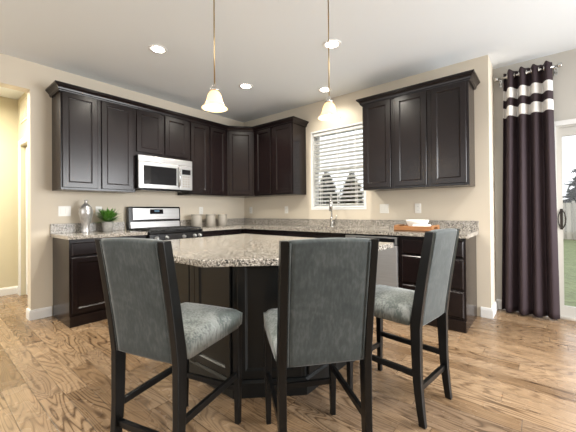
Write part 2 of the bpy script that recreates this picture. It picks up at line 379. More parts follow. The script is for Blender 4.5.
# hall door
dr = thing('door_2', 'white panelled door at the end of the hall', 'door', (-.97, -2.9, 0)); 
for k in ('label', 'category'): del dr[k]
dr['kind'] = 'structure'
def wpart(name, bm, m, root): return finish(name, bm, m, tuple(root.location), root)
b = BM(); box(b, -1.40, -.54, -2.90, -2.86, .01, 2.1)
for z0, z1 in ((.15, .95), (1.08, 1.98)):
    for x0 in (-1.32, -.93): panel(b, face_mtx((x0, -2.90, z0), (1, 0, 0)), .31, z1-z0, .012, .03)
wpart('door_slab', b, M['white'], dr)
b = BM(); sweep(b, [(-1.42, -2.95), (-1.42, -2.95)] if False else [(-1.49, -2.951), (-1.42, -2.951)], [(0, 0), (.018, 0), (.018, 2.19), (0, 2.19)]); box(b, -.52, -.45, -2.969, -2.951, 0, 2.19); box(b, -1.49, -.45, -2.969, -2.951, 2.12, 2.19)
wpart('door_casing', b, M['white'], dr)
v = T_('air_vent', 'white slatted air vent above the hall door', 'vent', (-1.17, -2.951, 2.42))
b = BM(); box(b, -1.40, -.94, -2.962, -2.951, 2.42, 2.72, .003); v.part('frame', b, M['vent'])
b = BM()
for i in range(9): box(b, -1.36, -.98, -2.968, -2.960, 2.45+i*.028, 2.466+i*.028)
v.part('louvre', b, M['vent'])

def baseboard(name, path):
    b = BM(); sweep(b, path, [(0, 0), (.016, 0), (.016, .085), (.010, .105), (0, .108)]); return struct(name, b, M['white'])
baseboard('baseboard_left', [(-WT+.0, YJ), (0, YJ), (0, -2.925)])
baseboard('baseboard_back', [(3.76, -.0005), (XE, -.0005), (XE, YP), (4.37, YP)])
baseboard('baseboard_hall', [(-1.6, -6.0), (-1.6, -2.951), (-1.5, -2.951)])

# ---------------------------------------------------------------- kitchen window and blind
wr = thing('window_1', '', '', ((WX0+WX1)/2, .07, WZ0))
for k in ('label', 'category'): del wr[k]
wr['kind'] = 'structure'
wr.location = ((WX0+WX1)/2, .07, WZ0)
b = BM()   # frame lining the reveal
frame(b, WX0, WX1, -.006, WT, WZ0, WZ1, .03, .03, .025, .025)
wpart('window_frame', b, M['vinyl'], wr)
zm = (WZ0+WZ1)/2
for nm, y0, z0, z1 in (('upper_sash', .10, zm-.02, WZ1-.025), ('lower_sash', .07, WZ0+.025, zm+.02)):
    b = BM(); xa, xb = WX0+.03, WX1-.03
    frame(b, xa, xb, y0, y0+.03, z0, z1, .045, .045, .045, .045)
    sa = wpart(nm, b, M['almond_sash'], wr)
    b = BM(); box(b, xa+.04, xb-.04, y0+.012, y0+.018, z0+.04, z1-.04); p = finish('pane', b, M['glass'], tuple(wr.location), sa)
bl = T_('window_blind', 'white horizontal slat blind hanging in the kitchen window', 'blind', ((WX0+WX1)/2, .04, WZ1-.03))
xa, xb = WX0+.04, WX1-.04
b = BM(); box(b, xa, xb, .01, .06, WZ1-.075, WZ1-.03, .004); bl.part('headrail', b, M['slat'])
b = BM(); n = 18
for i in range(n):
    z = WZ0+.075+i*(WZ1-.10-WZ0-.075)/n; ang = R(-24)
    mt = Matrix.Translation((0, .036, z)) @ Matrix.Rotation(ang, 4, 'X'); box(b, xa+.004, xb-.004, -.025, .025, -.0014, .0014, 0, mt)
bl.part('slats', b, M['slat'])
b = BM(); box(b, xa, xb, .02, .05, WZ0+.03, WZ0+.05, .004); bl.part('bottom_rail', b, M['slat'])
b = BM()
for x in (xa+.12, (xa+xb)/2, xb-.12): box(b, x-.004, x+.004, .0125, .0135, WZ0+.05, WZ1-.075); box(b, x-.004, x+.004, .0585, .0595, WZ0+.05, WZ1-.075)
bl.part('ladder_tape', b, M['slat'])

# ---------------------------------------------------------------- sliding patio door
sd = thing('door_1', '', '', ((DX0+DX1)/2, YP, 0))
for k in ('label', 'category'): del sd[k]
sd['kind'] = 'structure'
b = BM()
frame(b, DX0-.035, DX1+.06, YP-.018, YP, 0, DZ1+.05, .035, .06, 0, .05)
wpart('door_casing', b, M['white'], sd)
b = BM()
frame(b, DX0+.0005, DX1-.0005, YP+.0005, YP+WT, 0, DZ1-.0005, .0195, .0195, .03, .0195)
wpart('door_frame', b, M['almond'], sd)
mid = (DX0+DX1)/2
for nm, xa, xb, y0 in (('sliding_panel', DX0+.02, mid+.04, YP+.02), ('fixed_panel', mid-.04, DX1-.02, YP+.075)):
    b = BM()
    frame(b, xa, xb, y0, y0+.04, .031, DZ1-.021, .028, .07, .10, .09)
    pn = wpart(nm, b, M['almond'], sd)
    b = BM(); box(b, xa+.025, xb-.06, y0+.017, y0+.023, .12, DZ1-.10); finish('pane', b, M['glass'], tuple(sd.location), pn)
    if nm == 'sliding_panel':
        b = BM(); xh = xa+.014
        tube(b, [(xh+.004+.030*math.cos(k*math.pi/10), y0-.03, 1.05+.092*math.sin(k*math.pi/10)) for k in range(21)], .0055, 8); tube(b, [(xh+.004, y0-.03, 1.142), (xh+.004, y0, 1.142)], .006, 8); tube(b, [(xh+.004, y0-.03, .958), (xh+.004, y0, .958)], .006, 8)
        box(b, xh-.011, xh+.013, y0-.006, y0, .94, 1.16, .002)
        finish('door_handle', b, M['bronze'], tuple(sd.location), pn)
b = BM(); box(b, DX0-.02, DX1+.02, YP-.03, YP+WT+.02, .0, .022, .004); wpart('sill', b, M['fence'], sd)

# ---------------------------------------------------------------- garden beyond
b = BM(); box(b, -45, 45, .7, 60, -.4, -.2); o = struct('ground', b, M['grass'])
fz = T_('garden_fence', 'pale weathered board fence across the far lawn', 'fence', (2, 14.2, -.2))
b = BM()
for i in range(150):
    x = -14+i*.2; box(b, x, x+.185, 14.2, 14.225, -.17, 1.42+random.uniform(-.01, .01))
fz.part('boards', b, M['fence'])
b = BM(); box(b, -14, 16, 14.225, 14.27, .05, .14); box(b, -14, 16, 14.225, 14.27, 1.1, 1.19); fz.part('rail', b, M['fence'])
for i in range(13):
    b = BM(); x = -14+i*2.4; box(b, x, x+.1, 14.27, 14.37, -.2, 1.5); fz.part('post', b, M['fence'])
def conifer(loc, h, r, label, seed):
    rnd = random.Random(seed); t = T_('conifer', label, 'tree', loc, 'conifers outside')
    b = BM(); tube(b, [loc, (loc[0], loc[1], loc[2]+h*.96)], [r*.07, .01], 8); t.part('trunk', b, M['bark'])
    b = BM(); tmp = b; N = int(900*h/4)
    for i in range(N):
        f = rnd.random()**.8; z = loc[2]+h*(.06+.94*f); L = r*(1-f)**.85*rnd.uniform(.65, 1.12)+.08; a = rnd.uniform(0, 6.283)
        d = Vector((math.cos(a), math.sin(a), rnd.uniform(-.25, .25))); s = Vector((-d.y, d.x, 0))*L*.13; p = Vector((loc[0], loc[1], z))
        A = p+d*L*.15; B = p+d*L*.6+Vector((0, 0, .04)); C = p+d*L
        for off in (Vector((0, 0, .05*L)), Vector((0, 0, -.05*L))):
            vs = [tmp.verts.new(q) for q in (A, B+s+off, C, B-s-off)]; tmp.faces.new(vs)
        for k in range(3):
            q = p+d*L*rnd.uniform(.35, .95); e = Vector((rnd.uniform(-1, 1), rnd.uniform(-1, 1), rnd.uniform(-.6, .5))).normalized()*L*.3
            w = e.cross(Vector((0, 0, 1))).normalized()*L*.05; vs = [tmp.verts.new(x) for x in (q-w, q+e, q+w)]; tmp.faces.new(vs)
    t.part('foliage', b, M['pine'])
conifer((6.3, 16.4, -.2), 4.9, 1.9, 'dark conifer rising behind the fence seen through the patio door', 1)
conifer((-3.82, 8.83, -.2), 3.3, 1.25, 'conifer on the lawn seen through the left half of the window blind', 2)
conifer((-4.28, 12.25, -.2), 3.65, 1.45, 'conifer on the lawn seen through the right half of the window blind', 3)

# ---------------------------------------------------------------- cabinets
UB, UT, UD = 1.412, 2.495, .327       # upper boxes
DZ0, DZT = 1.437, 2.472               # upper door heights
C = .928; CI = .914; CT = .038; BD = .60
def body(t, pts, z0, z1, m='esp', bev=.002):
    b = BM(); prism(b, pts, z0, z1, bev); return t.part('body', b, M[m])
def rect(x0, x1, y0, y1): return [(x0, y0), (x1, y0), (x1, y1), (x0, y1)]
def door(t, o, u, w, h, name='door', m='esp', **k):
    b = BM(); panel(b, face_mtx(o, u), w, h, **k); return t.part(name, b, M[m])
UPG = 'wall cabinets'; LOG = 'base cabinets'
L_ = (0, 1, 0)      # walking along +y, outwards = +x
W_ = (1, 0, 0)      # walking along +x, outwards = -y
def upper_left(label, y0, y1, doors, z0=UB, dz0=DZ0):
    t = T_('wall_cabinet', label, 'cabinet', (.163, (y0+y1)/2, z0), UPG)
    body(t, rect(.002, UD, y0, y1), z0, UT)
    for a, c in doors: door(t, (UD, a, dz0), L_, c-a, DZT-dz0)
upper_left('dark two-door wall cabinet at the left end, above the silver vase', -2.919, -2.137, [(-2.905, -2.565), (-2.522, -2.165)])
upper_left('short dark two-door wall cabinet directly above the microwave', -2.136, -1.362, [(-2.118, -1.778), (-1.738, -1.392)], 1.885, 1.93)
upper_left('dark two-door wall cabinet between the microwave and the corner cabinet', -1.361, -.66, [(-1.338, -1.035), (-.995, -.70)])
t = T_('wall_cabinet', 'dark angled one-door wall cabinet in the room corner', 'cabinet', (.25, -.25, UB), UPG)
A, B_ = Vector((UD, -.658)), Vector((.605, -UD)); body(t, [(.002, -.002), (.002, -.658), tuple(A), tuple(B_), (.605, -.002)], UB, UT)
d = (B_-A); Ld = d.length; d.normalize(); o = A+d*.025; door(t, (o.x, o.y, DZ0), (d.x, d.y, 0), Ld-.05, DZT-DZ0)
def upper_back(label, x0, x1, doors):
    t = T_('wall_cabinet', label, 'cabinet', ((x0+x1)/2, -.163, UB), UPG)
    body(t, rect(x0, x1, -UD, -.002), UB, UT)
    for a, c in doors: door(t, (a, -UD, DZ0), W_, c-a, DZT-DZ0)
upper_back('dark two-door wall cabinet left of the kitchen window', .606, 1.436, [(.655, .995), (1.06, 1.422)])
upper_back('narrow dark one-door wall cabinet beside the right edge of the window', 2.555, 2.938, [(2.572, 2.915)])
upper_back('wide dark two-door wall cabinet at the right end of the window wall', 2.939, 3.722, [(2.965, 3.315), (3.365, 3.70)])
CP = [(0, 2.47), (.014, 2.47), (.016, 2.478), (.023, 2.482), (.023, 2.488), (.027, 2.502), (.036, 2.514), (.046, 2.521), (.050, 2.523), (.050, 2.529), (.058, 2.533), (.058, 2.548), (0, 2.548)]
def crown(label, path):
    c = path[len(path)//2]; b = BM(); sweep(b, path, CP); return tag(finish('crown_molding', b, M['esp'], (c[0], c[1], 2.47)), label, 'molding', 'cabinet crown moldings')
crown('dark crown molding along the left and corner wall cabinets', [(.001, -2.92), (UD, -2.92), (UD, -.658), (.605, -UD), (1.437, -UD), (1.437, -.001)])
crown('dark crown molding on top of the cabinets right of the window', [(2.553, -.001), (2.553, -UD), (3.723, -UD), (3.723, -.001)])

def base_left(label, y0, y1, fronts):
    t = T_('base_cabinet', label, 'cabinet', (.3, (y0+y1)/2, 0), LOG)
    body(t, rect(.018, BD, y0, y1), 0, C-CT-.001)
    b = BM(); box(b, BD, BD+.019, y0+.0005, y1-.0005, 0, .11, .002); t.part('base_trim', b, M['esp'])
    for nm, a, c, z0, z1 in fronts: door(t, (BD, a, z0), L_, c-a, z1-z0, nm, rail=.05, flat=(nm == 'drawer'))
base_left('dark base cabinet at the left end with a drawer over two doors, under the vase', -2.919, -2.137, [('drawer', -2.90, -2.155, .72, .855), ('door', -2.90, -2.535, .13, .70), ('door', -2.52, -2.155, .13, .70)])
base_left('dark base cabinet right of the range, under the canisters', -1.361, -.64, [('drawer', -1.34, -.98, .72, .855), ('drawer', -.96, -.70, .72, .855), ('door', -1.34, -.98, .13, .70), ('door', -.96, -.70, .13, .70)])
def base_back(label, x0, x1, fronts):
    t = T_('base_cabinet', label, 'cabinet', ((x0+x1)/2, -.3, 0), LOG)
    if 'sink' in label:
        b = BM(); prism(b, rect(x0, x1, -BD, -.018), 0, .60, .002); box(b, x0, x1, -BD, -.575, .60, C-CT-.001); box(b, x0, x0+.02, -.575, -.018, .60, C-CT-.001); box(b, x1-.02, x1, -.575, -.018, .60, C-CT-.001); t.part('body', b, M['esp'])
    else: body(t, rect(x0, x1, -BD, -.018), 0, C-CT-.001)
    b = BM(); box(b, x0+.0005, x1-.0005, -BD-.019, -BD, 0, .11, .002); t.part('base_trim', b, M['esp'])
    for nm, a, c, z0, z1 in fronts: door(t, (a, -BD, z0), W_, c-a, z1-z0, nm, rail=.05, flat=(nm != 'door'))
t = T_('base_cabinet', 'dark blind base cabinet filling the room corner', 'cabinet', (.3, -.3, 0), LOG)
body(t, [(.018, -.018), (.018, -.639), (BD, -.639), (BD, -BD), (.66, -BD), (.66, -.018)], 0, C-CT-.001)
base_back('dark base cabinet between the corner and the sink cabinet', .662, 1.503, [('drawer', .74, 1.10, .72, .855), ('drawer', 1.12, 1.485, .72, .855), ('door', .74, 1.10, .13, .70), ('door', 1.12, 1.485, .13, .70)])
base_back('dark sink base cabinet with two doors below the window', 1.504, 2.455, [('false_front', 1.525, 2.435, .72, .855), ('door', 1.525, 1.97, .13, .70), ('door', 1.99, 2.435, .13, .70)])
base_back('dark three-drawer base cabinet at the right end beside the dishwasher', 3.11, 3.727, [('drawer', 3.13, 3.71, .705, .86), ('drawer', 3.13, 3.71, .40, .685), ('drawer', 3.13, 3.71, .13, .38)])
# dishwasher
t = T_('dishwasher', 'stainless dishwasher left of the three-drawer cabinet', 'dishwasher', (2.78, -.3, 0))
b = BM(); box(b, 2.458, 3.088, -.58, -.03, .02, C-CT-.004); t.part('tub', b, M['dark'])
b = BM(); box(b, 2.462, 3.084, -.632, -.58, .115, .775, .006); t.part('door', b, M['dwsteel'])
b = BM(); box(b, 2.462, 3.084, -.625, -.58, .782, .868, .004); cp = t.part('control_panel', b, M['steel'])
b = BM(); box(b, 2.60, 3.06, -.6265, -.6245, .80, .852); t.part('display', b, M['bglass'], cp)
b = BM(); box(b, 2.47, 3.08, -.60, -.57, .0, .11); t.part('kick_plate', b, M['dark'])
b = BM(); box(b, 3.09, 3.109, -.60, -.03, 0, C-CT-.002); tag(finish('filler_panel', b, M['esp'], (3.1, -.3, 0)), 'narrow dark filler strip between dishwasher and drawers', 'panel')

# ---------------------------------------------------------------- countertops
CO = .647
t = T_('countertop', 'short speckled granite countertop left of the range, holding the vase', 'countertop', (.3, -2.53, C-CT))
b = BM(); box(b, .002, CO, -2.938, -2.136, C-CT, C, .004); t.part('slab', b, M['granite'])
b = BM(); box(b, .002, .022, -2.938, -2.136, C, 1.036, .002); tag(finish('backsplash', b, M['granite_splash'], (.01, -2.53, C)), 'short granite backsplash strip behind the silver vase', 'backsplash')
t = T_('countertop', 'long L-shaped speckled granite countertop from the range past the sink', 'countertop', (1.9, -.3, C-CT))
b = BM(); SX0, SX1, SY0, SY1 = 1.60, 2.36, -.54, -.13
prism(b, [(.002, -1.362), (CO, -1.362), (CO, -CO), (SX0, -CO), (SX0, -.002), (.002, -.002)], C-CT, C)
box(b, SX0, SX1, -CO, SY0, C-CT, C); box(b, SX0, SX1, SY1, -.002, C-CT, C); box(b, SX1, 3.75, -CO, -.002, C-CT, C)
t.part('slab', b, M['granite'])
b = BM(); box(b, .002, .022, -1.362, -.0225, C, 1.036, .001); tag(finish('backsplash', b, M['granite_splash'], (.01, -.7, C)), 'granite backsplash strip behind the taupe canisters', 'backsplash')
b = BM(); box(b, .002, 3.75, -.022, -.002, C, 1.036, .001); tag(finish('backsplash', b, M['granite_splash'], (1.9, -.01, C)), 'long granite backsplash strip under the kitchen window', 'backsplash')
t = T_('sink', 'stainless undermount sink in the counter below the window', 'sink', (1.98, -.33, .70))
b = BM()
for a in ((SX0-.01, SX0, SY0-.01, SY1+.01, .68, C-CT-.001), (SX1, SX1+.01, SY0-.01, SY1+.01, .68, C-CT-.001), (SX0, SX1, SY0-.01, SY0, .68, C-CT-.001), (SX0, SX1, SY1, SY1+.01, .68, C-CT-.001), (SX0-.01, SX1+.01, SY0-.01, SY1+.01, .67, .68)): box(b, *a)
t.part('basin', b, M['steel'])
b = BM(); lathe(b, [(0, .004), (.04, .004), (.045, 0), (0, 0)], (1.98, -.33, .68), 20); t.part('drain', b, M['chrome'])
# faucet
fx, fy = 1.945, -.085; dirv = Vector((.45, -.89, 0)).normalized()
t = T_('faucet', 'tall brushed nickel gooseneck faucet behind the sink', 'faucet', (fx, fy, C))
b = BM(); lathe(b, [(.030, 0), (.030, .008), (.024, .014), (.021, .02), (.021, .13), (.017, .14), (0, .14)], (fx, fy, C), 20); t.part('base', b, M['chrome'])
pts = [Vector((fx, fy, C+.12)), Vector((fx, fy, C+.345))]
for i in range(1, 11):
    a = math.pi*i/10; pts.append(Vector((fx, fy, C+.345))+dirv*(.10-.10*math.cos(a))+Vector((0, 0, .115*math.sin(a))))
b = BM(); tube(b, pts, .0125, 12); t.part('spout', b, M['chrome'])
e = pts[-1]; b = BM(); tube(b, [e, e-Vector((0, 0, .03)), e-Vector((0, 0, .12))], [.014, .017, .020], 12); t.part('spray_head', b, M['chrome'])
b = BM(); tube(b, [(fx+.015, fy, C+.085), (fx+.05, fy, C+.09), (fx+.07, fy-.005, C+.12), (fx+.085, fy-.01, C+.17)], [.012, .010, .007, .006], 10); t.part('lever', b, M['chrome'])

# ---------------------------------------------------------------- range
ry0, ry1 = -2.118, -1.366
t = T_('range', 'stainless gas range between the two granite countertops', 'range', (.33, (ry0+ry1)/2, 0))
b = BM(); box(b, .025, .62, ry0, ry1, .06, .895, .003); box(b, .05, .58, ry0+.03, ry1-.03, 0, .06); t.part('body', b, M['dark'])
b = BM(); box(b, .07, .655, ry0, ry1, .895, .922, .006); t.part('cooktop', b, M['dark'])
b = BM(); loft(b, [[(.022, y, .922), (.10, y, .922), (.092, y, 1.04), (.082, y, 1.225), (.07, y, 1.237), (.022, y, 1.237)] for y in (ry0, ry1)], .004); bg = t.part('backguard', b, M['dark'])
b = BM(); loft(b, [[(.095, y, 1.06), (.0995, y, 1.06), (.0885, y, 1.215), (.084, y, 1.215)] for y in (ry0+.055, ry1-.02)], .002); t.part('steel_face', b, M['steel'], bg)
b = BM(); loft(b, [[(.0995, y, 1.135), (.1005, y, 1.135), (.0945, y, 1.20), (.0935, y, 1.20)] for y in (-1.83, -1.64)]); t.part('display', b, M['bglass'], bg)
b = BM(); loft(b, [[(.1000, y, 1.165), (.1008, y, 1.165), (.0985, y, 1.188), (.0978, y, 1.188)] for y in (-1.77, -1.70)]); t.part('clock', b, M['disp'], bg)
b = BM(); loft(b, [[(.096, y, .93), (.108, y, .93), (.10, y, 1.03), (.09, y, 1.03)] for y in (ry0+.02, ry1-.02)], .002); t.part('steel_base', b, M['steel'], bg)
for k in range(3):
    b = BM(); ya = ry0+.02+k*.245; yb = ya+.236
    for x in (.13, .37, .61): box(b, x-.006, x+.006, ya, yb, .938, .952, .002)
    for y in (ya+.006, (ya+yb)/2, yb-.006): box(b, .13, .61, y-.006, y+.006, .938, .952, .002)
    for x in (.13, .61):
        for y in (ya+.006, yb-.006): box(b, x-.007, x+.007, y-.007, y+.007, .922, .94)
    t.part('grate', b, M['iron'])
for x, y, r in ((.24, -1.98, .045), (.49, -1.98, .055), (.37, -1.75, .05), (.24, -1.51, .05), (.49, -1.51, .045)):
    b = BM(); lathe(b, [(0, .016), (r*.7, .016), (r*.75, .010), (r, .008), (r, 0), (0, 0)], (x, y, .922), 24); t.part('burner', b, M['iron'])
b = BM(); loft(b, [[(.62, y, .79), (.662, y, .79), (.655, y, .888), (.62, y, .892)] for y in (ry0, ry1)], .003); cp = t.part('control_panel', b, M['dark'])
for k, y in enumerate((-2.03, -1.90, -1.66, -1.50, -1.42)):
    b = BM(); mt = Matrix.Translation((.657, y, .842)) @ Matrix.Rotation(R(90), 4, 'Y')
    lathe(b, [(.024, 0), (.024, .006), (.019, .010), (.017, .034), (.014, .037), (0, .037)], (0, 0, 0), 20, mt); box(b, .69, .70, y-.004, y+.004, .826, .858, .001); t.part('knob', b, M['steel'])
b = BM(); box(b, .62, .662, ry0+.005, ry1-.005, .24, .782, .005); od = t.part('oven_door', b, M['steel'])
b = BM(); box(b, .6615, .6645, ry0+.12, ry1-.12, .34, .64, .001); t.part('oven_window', b, M['bglass'], od)
b = BM(); tube(b, [(.70, ry0+.05, .735), (.70, ry1-.05, .735)], .012); tube(b, [(.66, ry0+.09, .735), (.70, ry0+.09, .735)], .009); tube(b, [(.66, ry1-.09, .735), (.70, ry1-.09, .735)], .009); t.part('oven_handle', b, M['steel'], od)
b = BM(); box(b, .62, .66, ry0+.005, ry1-.005, .065, .232, .005); t.part('storage_drawer', b, M['steel'])

# ---------------------------------------------------------------- microwave
my0, my1, mz0, mz1 = -2.132, -1.366, 1.455, 1.883
t = T_('microwave', 'stainless over-the-range microwave under the short wall cabinet', 'microwave', (.2, -1.75, mz0))
b = BM(); box(b, .003, .385, my0, my1, mz0, mz1, .003); t.part('housing', b, M['dark'])
b = BM(); box(b, .385, .41, my0, my1, mz1-.075, mz1, .004); t.part('vent_strip', b, M['steel'])
yd = -1.565
b = BM(); box(b, .385, .412, my0, yd, mz0+.012, mz1-.079, .005); md = t.part('door', b, M['steel'])
b = BM(); box(b, .4115, .4145, my0+.065, yd-.05, mz0+.065, mz1-.125, .001); t.part('door_window', b, M['bglass'], md)
b = BM(); tube(b, [(.412, yd-.02, mz1-.11), (.44, yd-.018, mz1-.13), (.448, yd-.018, mz1-.22), (.44, yd-.018, mz0+.07), (.412, yd-.02, mz0+.05)], .010, 10); t.part('handle', b, M['chrome'], md)
b = BM(); box(b, .385, .412, yd+.004, my1, mz0+.012, mz1-.079, .005); cp = t.part('control_panel', b, M['steel'])
b = BM(); box(b, .4115, .4135, yd+.035, my1-.03, mz1-.20, mz1-.13); t.part('display', b, M['bglass'], cp)
b = BM()
for i in range(5):
    for j in range(3): box(b, .4115, .413, yd+.045+j*.04, yd+.072+j*.04, mz0+.05+i*.034, mz0+.07+i*.034)
t.part('keypad', b, M['can'], cp)
b = BM(); box(b, .04, .36, my0+.06, my1-.06, mz0-.012, mz0); t.part('underside_filter', b, M['dark'])

# ---------------------------------------------------------------- island
t = T_('kitchen_island', 'black panelled kitchen island with a clipped corner behind the chairs', 'island', (2.45, -2.14, 0))
IB = [(1.85, -2.64), (2.80, -2.64), (3.12, -2.33), (3.12, -1.64), (1.85, -1.64)]
b = BM(); prism(b, IB, 0, CI-CT-.002, .003); t.part('body', b, M['isl'])
b = BM(); sweep(b, [(1.85, -2.64), (2.80, -2.64), (3.12, -2.33), (3.12, -1.64)], [(0, 0), (.02, 0), (.02, .09), (.008, .105), (0, .105)]); t.part('base_trim', b, M['isl'])
zz, hh = .115, .75
for a, w in ((1.87, .46), (2.40, .38)):
    b = BM(); panel(b, face_mtx((a, -2.64, zz), (1, 0, 0)), w, hh, .018, .05); t.part('panel', b, M['isl'])
A, B_ = Vector((2.80, -2.64)), Vector((3.12, -2.33)); d = (B_-A); Ld = d.length; d.normalize(); o = A+d*.02
b = BM(); panel(b, face_mtx((o.x, o.y, zz), (d.x, d.y, 0)), Ld-.04, hh, .018, .05); t.part('panel', b, M['isl'])
b = BM(); panel(b, face_mtx((3.12, -2.31, zz), (0, 1, 0)), .65, hh, .018, .05); t.part('panel', b, M['isl'])
b = BM(); box(b, 2.335, 2.395, -2.655, -2.63, .0, CI-CT-.003, .004); t.part('post', b, M['isl'])
b = BM(); prism(b, [(1.74, -2.985), (2.965, -2.985), (3.42, -2.53), (3.42, -1.60), (1.74, -1.575)], CI-CT, CI, .005)
tag(finish('island_countertop', b, M['granite'], (2.5, -2.2, CI-CT)), 'speckled granite island top with a clipped near corner', 'countertop')

# ---------------------------------------------------------------- counter stools (local: +y is where the sitter faces)
HW, YF, ZS, ZT = .185, .22, .528, 1.045
def post_y(z):
    if z < .30: return -.222-.028*(1-z/.30)**1.5
    if z < ZS: return -.222+.004*(z-.30)/(ZS-.30)
    return -.218-.082*((z-ZS)/(ZT-ZS))**1.15
def make_stool(label, loc, rz):
    t = thing('counter_stool', label, 'chair', loc, rz, 'upholstered counter stools')
    def part(n, b, m, parent=None, **k): return finish(n, b, m, (0, 0, 0), parent or t, **k)
    for s in (-1, 1):
        secs = []
        for i in range(15):
            z = ZT*i/14; y = post_y(z); w = .0165 if z > .1 else .0135+.003*z/.1; dp = (.018+.010*min(1, z/.5)) if z < .6 else .028-.006*(z-.6)/.45
            x = s*HW; secs.append([(x-w, y-dp, z), (x+w, y-dp, z), (x+w, y+dp, z), (x-w, y+dp, z)])
        b = BM(); loft(b, secs, .004); part('leg', b, M['black'])
        secs = []
        for z, w in ((0, .0135), (.25, .017), (ZS+.01, .0205)): secs.append([(s*HW-w, YF-w, z), (s*HW+w, YF-w, z), (s*HW+w, YF+w, z), (s*HW-w, YF+w, z)])
        b = BM(); loft(b, secs, .003); part('leg', b, M['black'])
        b = BM(); box(b, s*HW-.010, s*HW+.010, -.20, YF-.012, .252, .284, .003); part('stretcher', b, M['black'])
    b = BM(); box(b, -HW+.012, HW-.012, YF-.010, YF+.010, .176, .206, .003); part('stretcher', b, M['black'])
    b = BM(); box(b, -HW+.012, HW-.012, -.236, -.214, .172, .202, .003); part('stretcher', b, M['black'])
    # seat cushion
    tmp = BM(); nx, ny = 14, 14; x0, x1, y0, y1 = -.208, .208, -.188, .248
    def rnd(u, p=4): return (1-abs(2*u-1)**p)
    top, bot = [], []
    for i in range(nx+1):
        ta, ba = [], []
        for j in range(ny+1):
            u, v = i/nx, j/ny; x = x0+(x1-x0)*u; y = y0+(y1-y0)*v
            k = (rnd(u, 18)*rnd(v, 18))**.5; z = .598+.024*k+.014*(rnd(u, 2)*rnd(v, 2))
            # round the corners in plan
            cx, cy = max(0, abs(2*u-1)-.86)/.14, max(0, abs(2*v-1)-.86)/.14
            q = 1-.016*(cx*cy); ta.append(tmp.verts.new((x*q, y*q if y > 0 else y, z))); ba.append(tmp.verts.new((x*q*.985, (y*q if y > 0 else y)*.985, ZS)))
        top.append(ta); bot.append(ba)
    for i in range(nx):
        for j in range(ny): tmp.faces.new((top[i][j], top[i+1][j], top[i+1][j+1], top[i][j+1])); tmp.faces.new((bot[i][j], bot[i][j+1], bot[i+1][j+1], bot[i+1][j]))
    for i in range(nx):
        for j, s in ((0, 1), (ny, -1)):
            q = (top[i][j], bot[i][j], bot[i+1][j], top[i+1][j]); tmp.faces.new(q if s == 1 else q[::-1])
    for j in range(ny):
        for i, s in ((0, -1), (nx, 1)):
            q = (top[i][j], bot[i][j], bot[i][j+1], top[i][j+1]); tmp.faces.new(q if s == 1 else q[::-1])
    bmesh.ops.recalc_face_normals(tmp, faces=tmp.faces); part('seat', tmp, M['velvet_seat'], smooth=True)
    # backrest
    tmp = BM(); NZ, NX = 16, 12; xe = HW-.017
    def ring(z, kk, crest):
        out = []
        for i in range(NX+1):
            u = -1+2*i/NX; zz = z+(crest*(1-u*u)); yy = post_y(min(z, ZT)); out.append((u*xe, yy-.020*kk-.005*(1-u**4)*kk, zz))
        for i in range(NX, -1, -1):
            u = -1+2*i/NX; zz = z+(crest*(1-u*u)); yy = post_y(min(z, ZT)); out.append((u*xe, yy+.034*kk+.012*(1-u**4)*kk, zz))
        return out
    secs = [ring(ZS-.004, .85, 0)]+[ring(ZS+.006+(1.030-ZS-.006)*i/NZ, 1, .006*(i/NZ)) for i in range(NZ+1)]+[ring(1.038, .9, .006), ring(1.044, .6, .006), ring(1.046, .25, .006)]
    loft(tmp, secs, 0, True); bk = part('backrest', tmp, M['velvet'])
    for s in (-1, 1):
        b = BM(); tube(b, [(s*(xe-.004), post_y(z)-.022, z) for z in [ZS+i*(1.035-ZS)/14 for i in range(15)]], .0035, 8); part('piping', b, M['velvet'], bk)
    return t
st = make_stool('grey upholstered counter stool at the left, seen from behind, beside the base cabinet', (2.879, -3.046, 0), R(15.9))
dup(st, (3.415, -2.675, 0), R(50.8), 'grey upholstered counter stool in the middle, its back square to the viewer')
dup(st, (3.567, -1.968, 0), R(83.0), 'grey upholstered counter stool at the right, turned sideways in front of the drawers')

# ---------------------------------------------------------------- things on the counters
t = T_('vase', 'tall silver bottle vase on the left countertop', 'vase', (.16, -2.63, C))
b = BM(); pr = [(0, .0), (.042, 0), (.040, .02), (.035, .04), (.040, .09), (.062, .17), (.073, .23), (.066, .28), (.044, .315), (.022, .335), (.014, .355), (.015, .37), (.024, .385), (.018, .385), (.010, .36), (.012, .34)]
fine = []
for (r0, z0), (r1, z1) in zip(pr, pr[1:]):
    for k in range(3): fine.append((r0+(r1-r0)*k/3, z0+(z1-z0)*k/3))
fine.append(pr[-1]); fine.append((0, .33)); lathe(b, fine, (.16, -2.63, C), 28)
tag(finish('vase', b, M['silver'], (.16, -2.63, C)), t.e['label'], 'vase'); bpy.data.objects.remove(t.e)
px_, py_ = .17, -2.40
t = T_('potted_fern', 'small green fern in a grey pot beside the vase', 'plant', (px_, py_, C))
b = BM(); lathe(b, [(0, 0), (.050, 0), (.060, .105), (.062, .122), (.054, .122), (.052, .105), (0, .104)], (px_, py_, C), 28); t.part('pot', b, M['pot'])
b = BM(); lathe(b, [(0, .112), (.051, .110), (.051, .106), (0, .105)], (px_, py_, C), 20); t.part('soil', b, M['soil'])
b = BM(); rnd = random.Random(5)
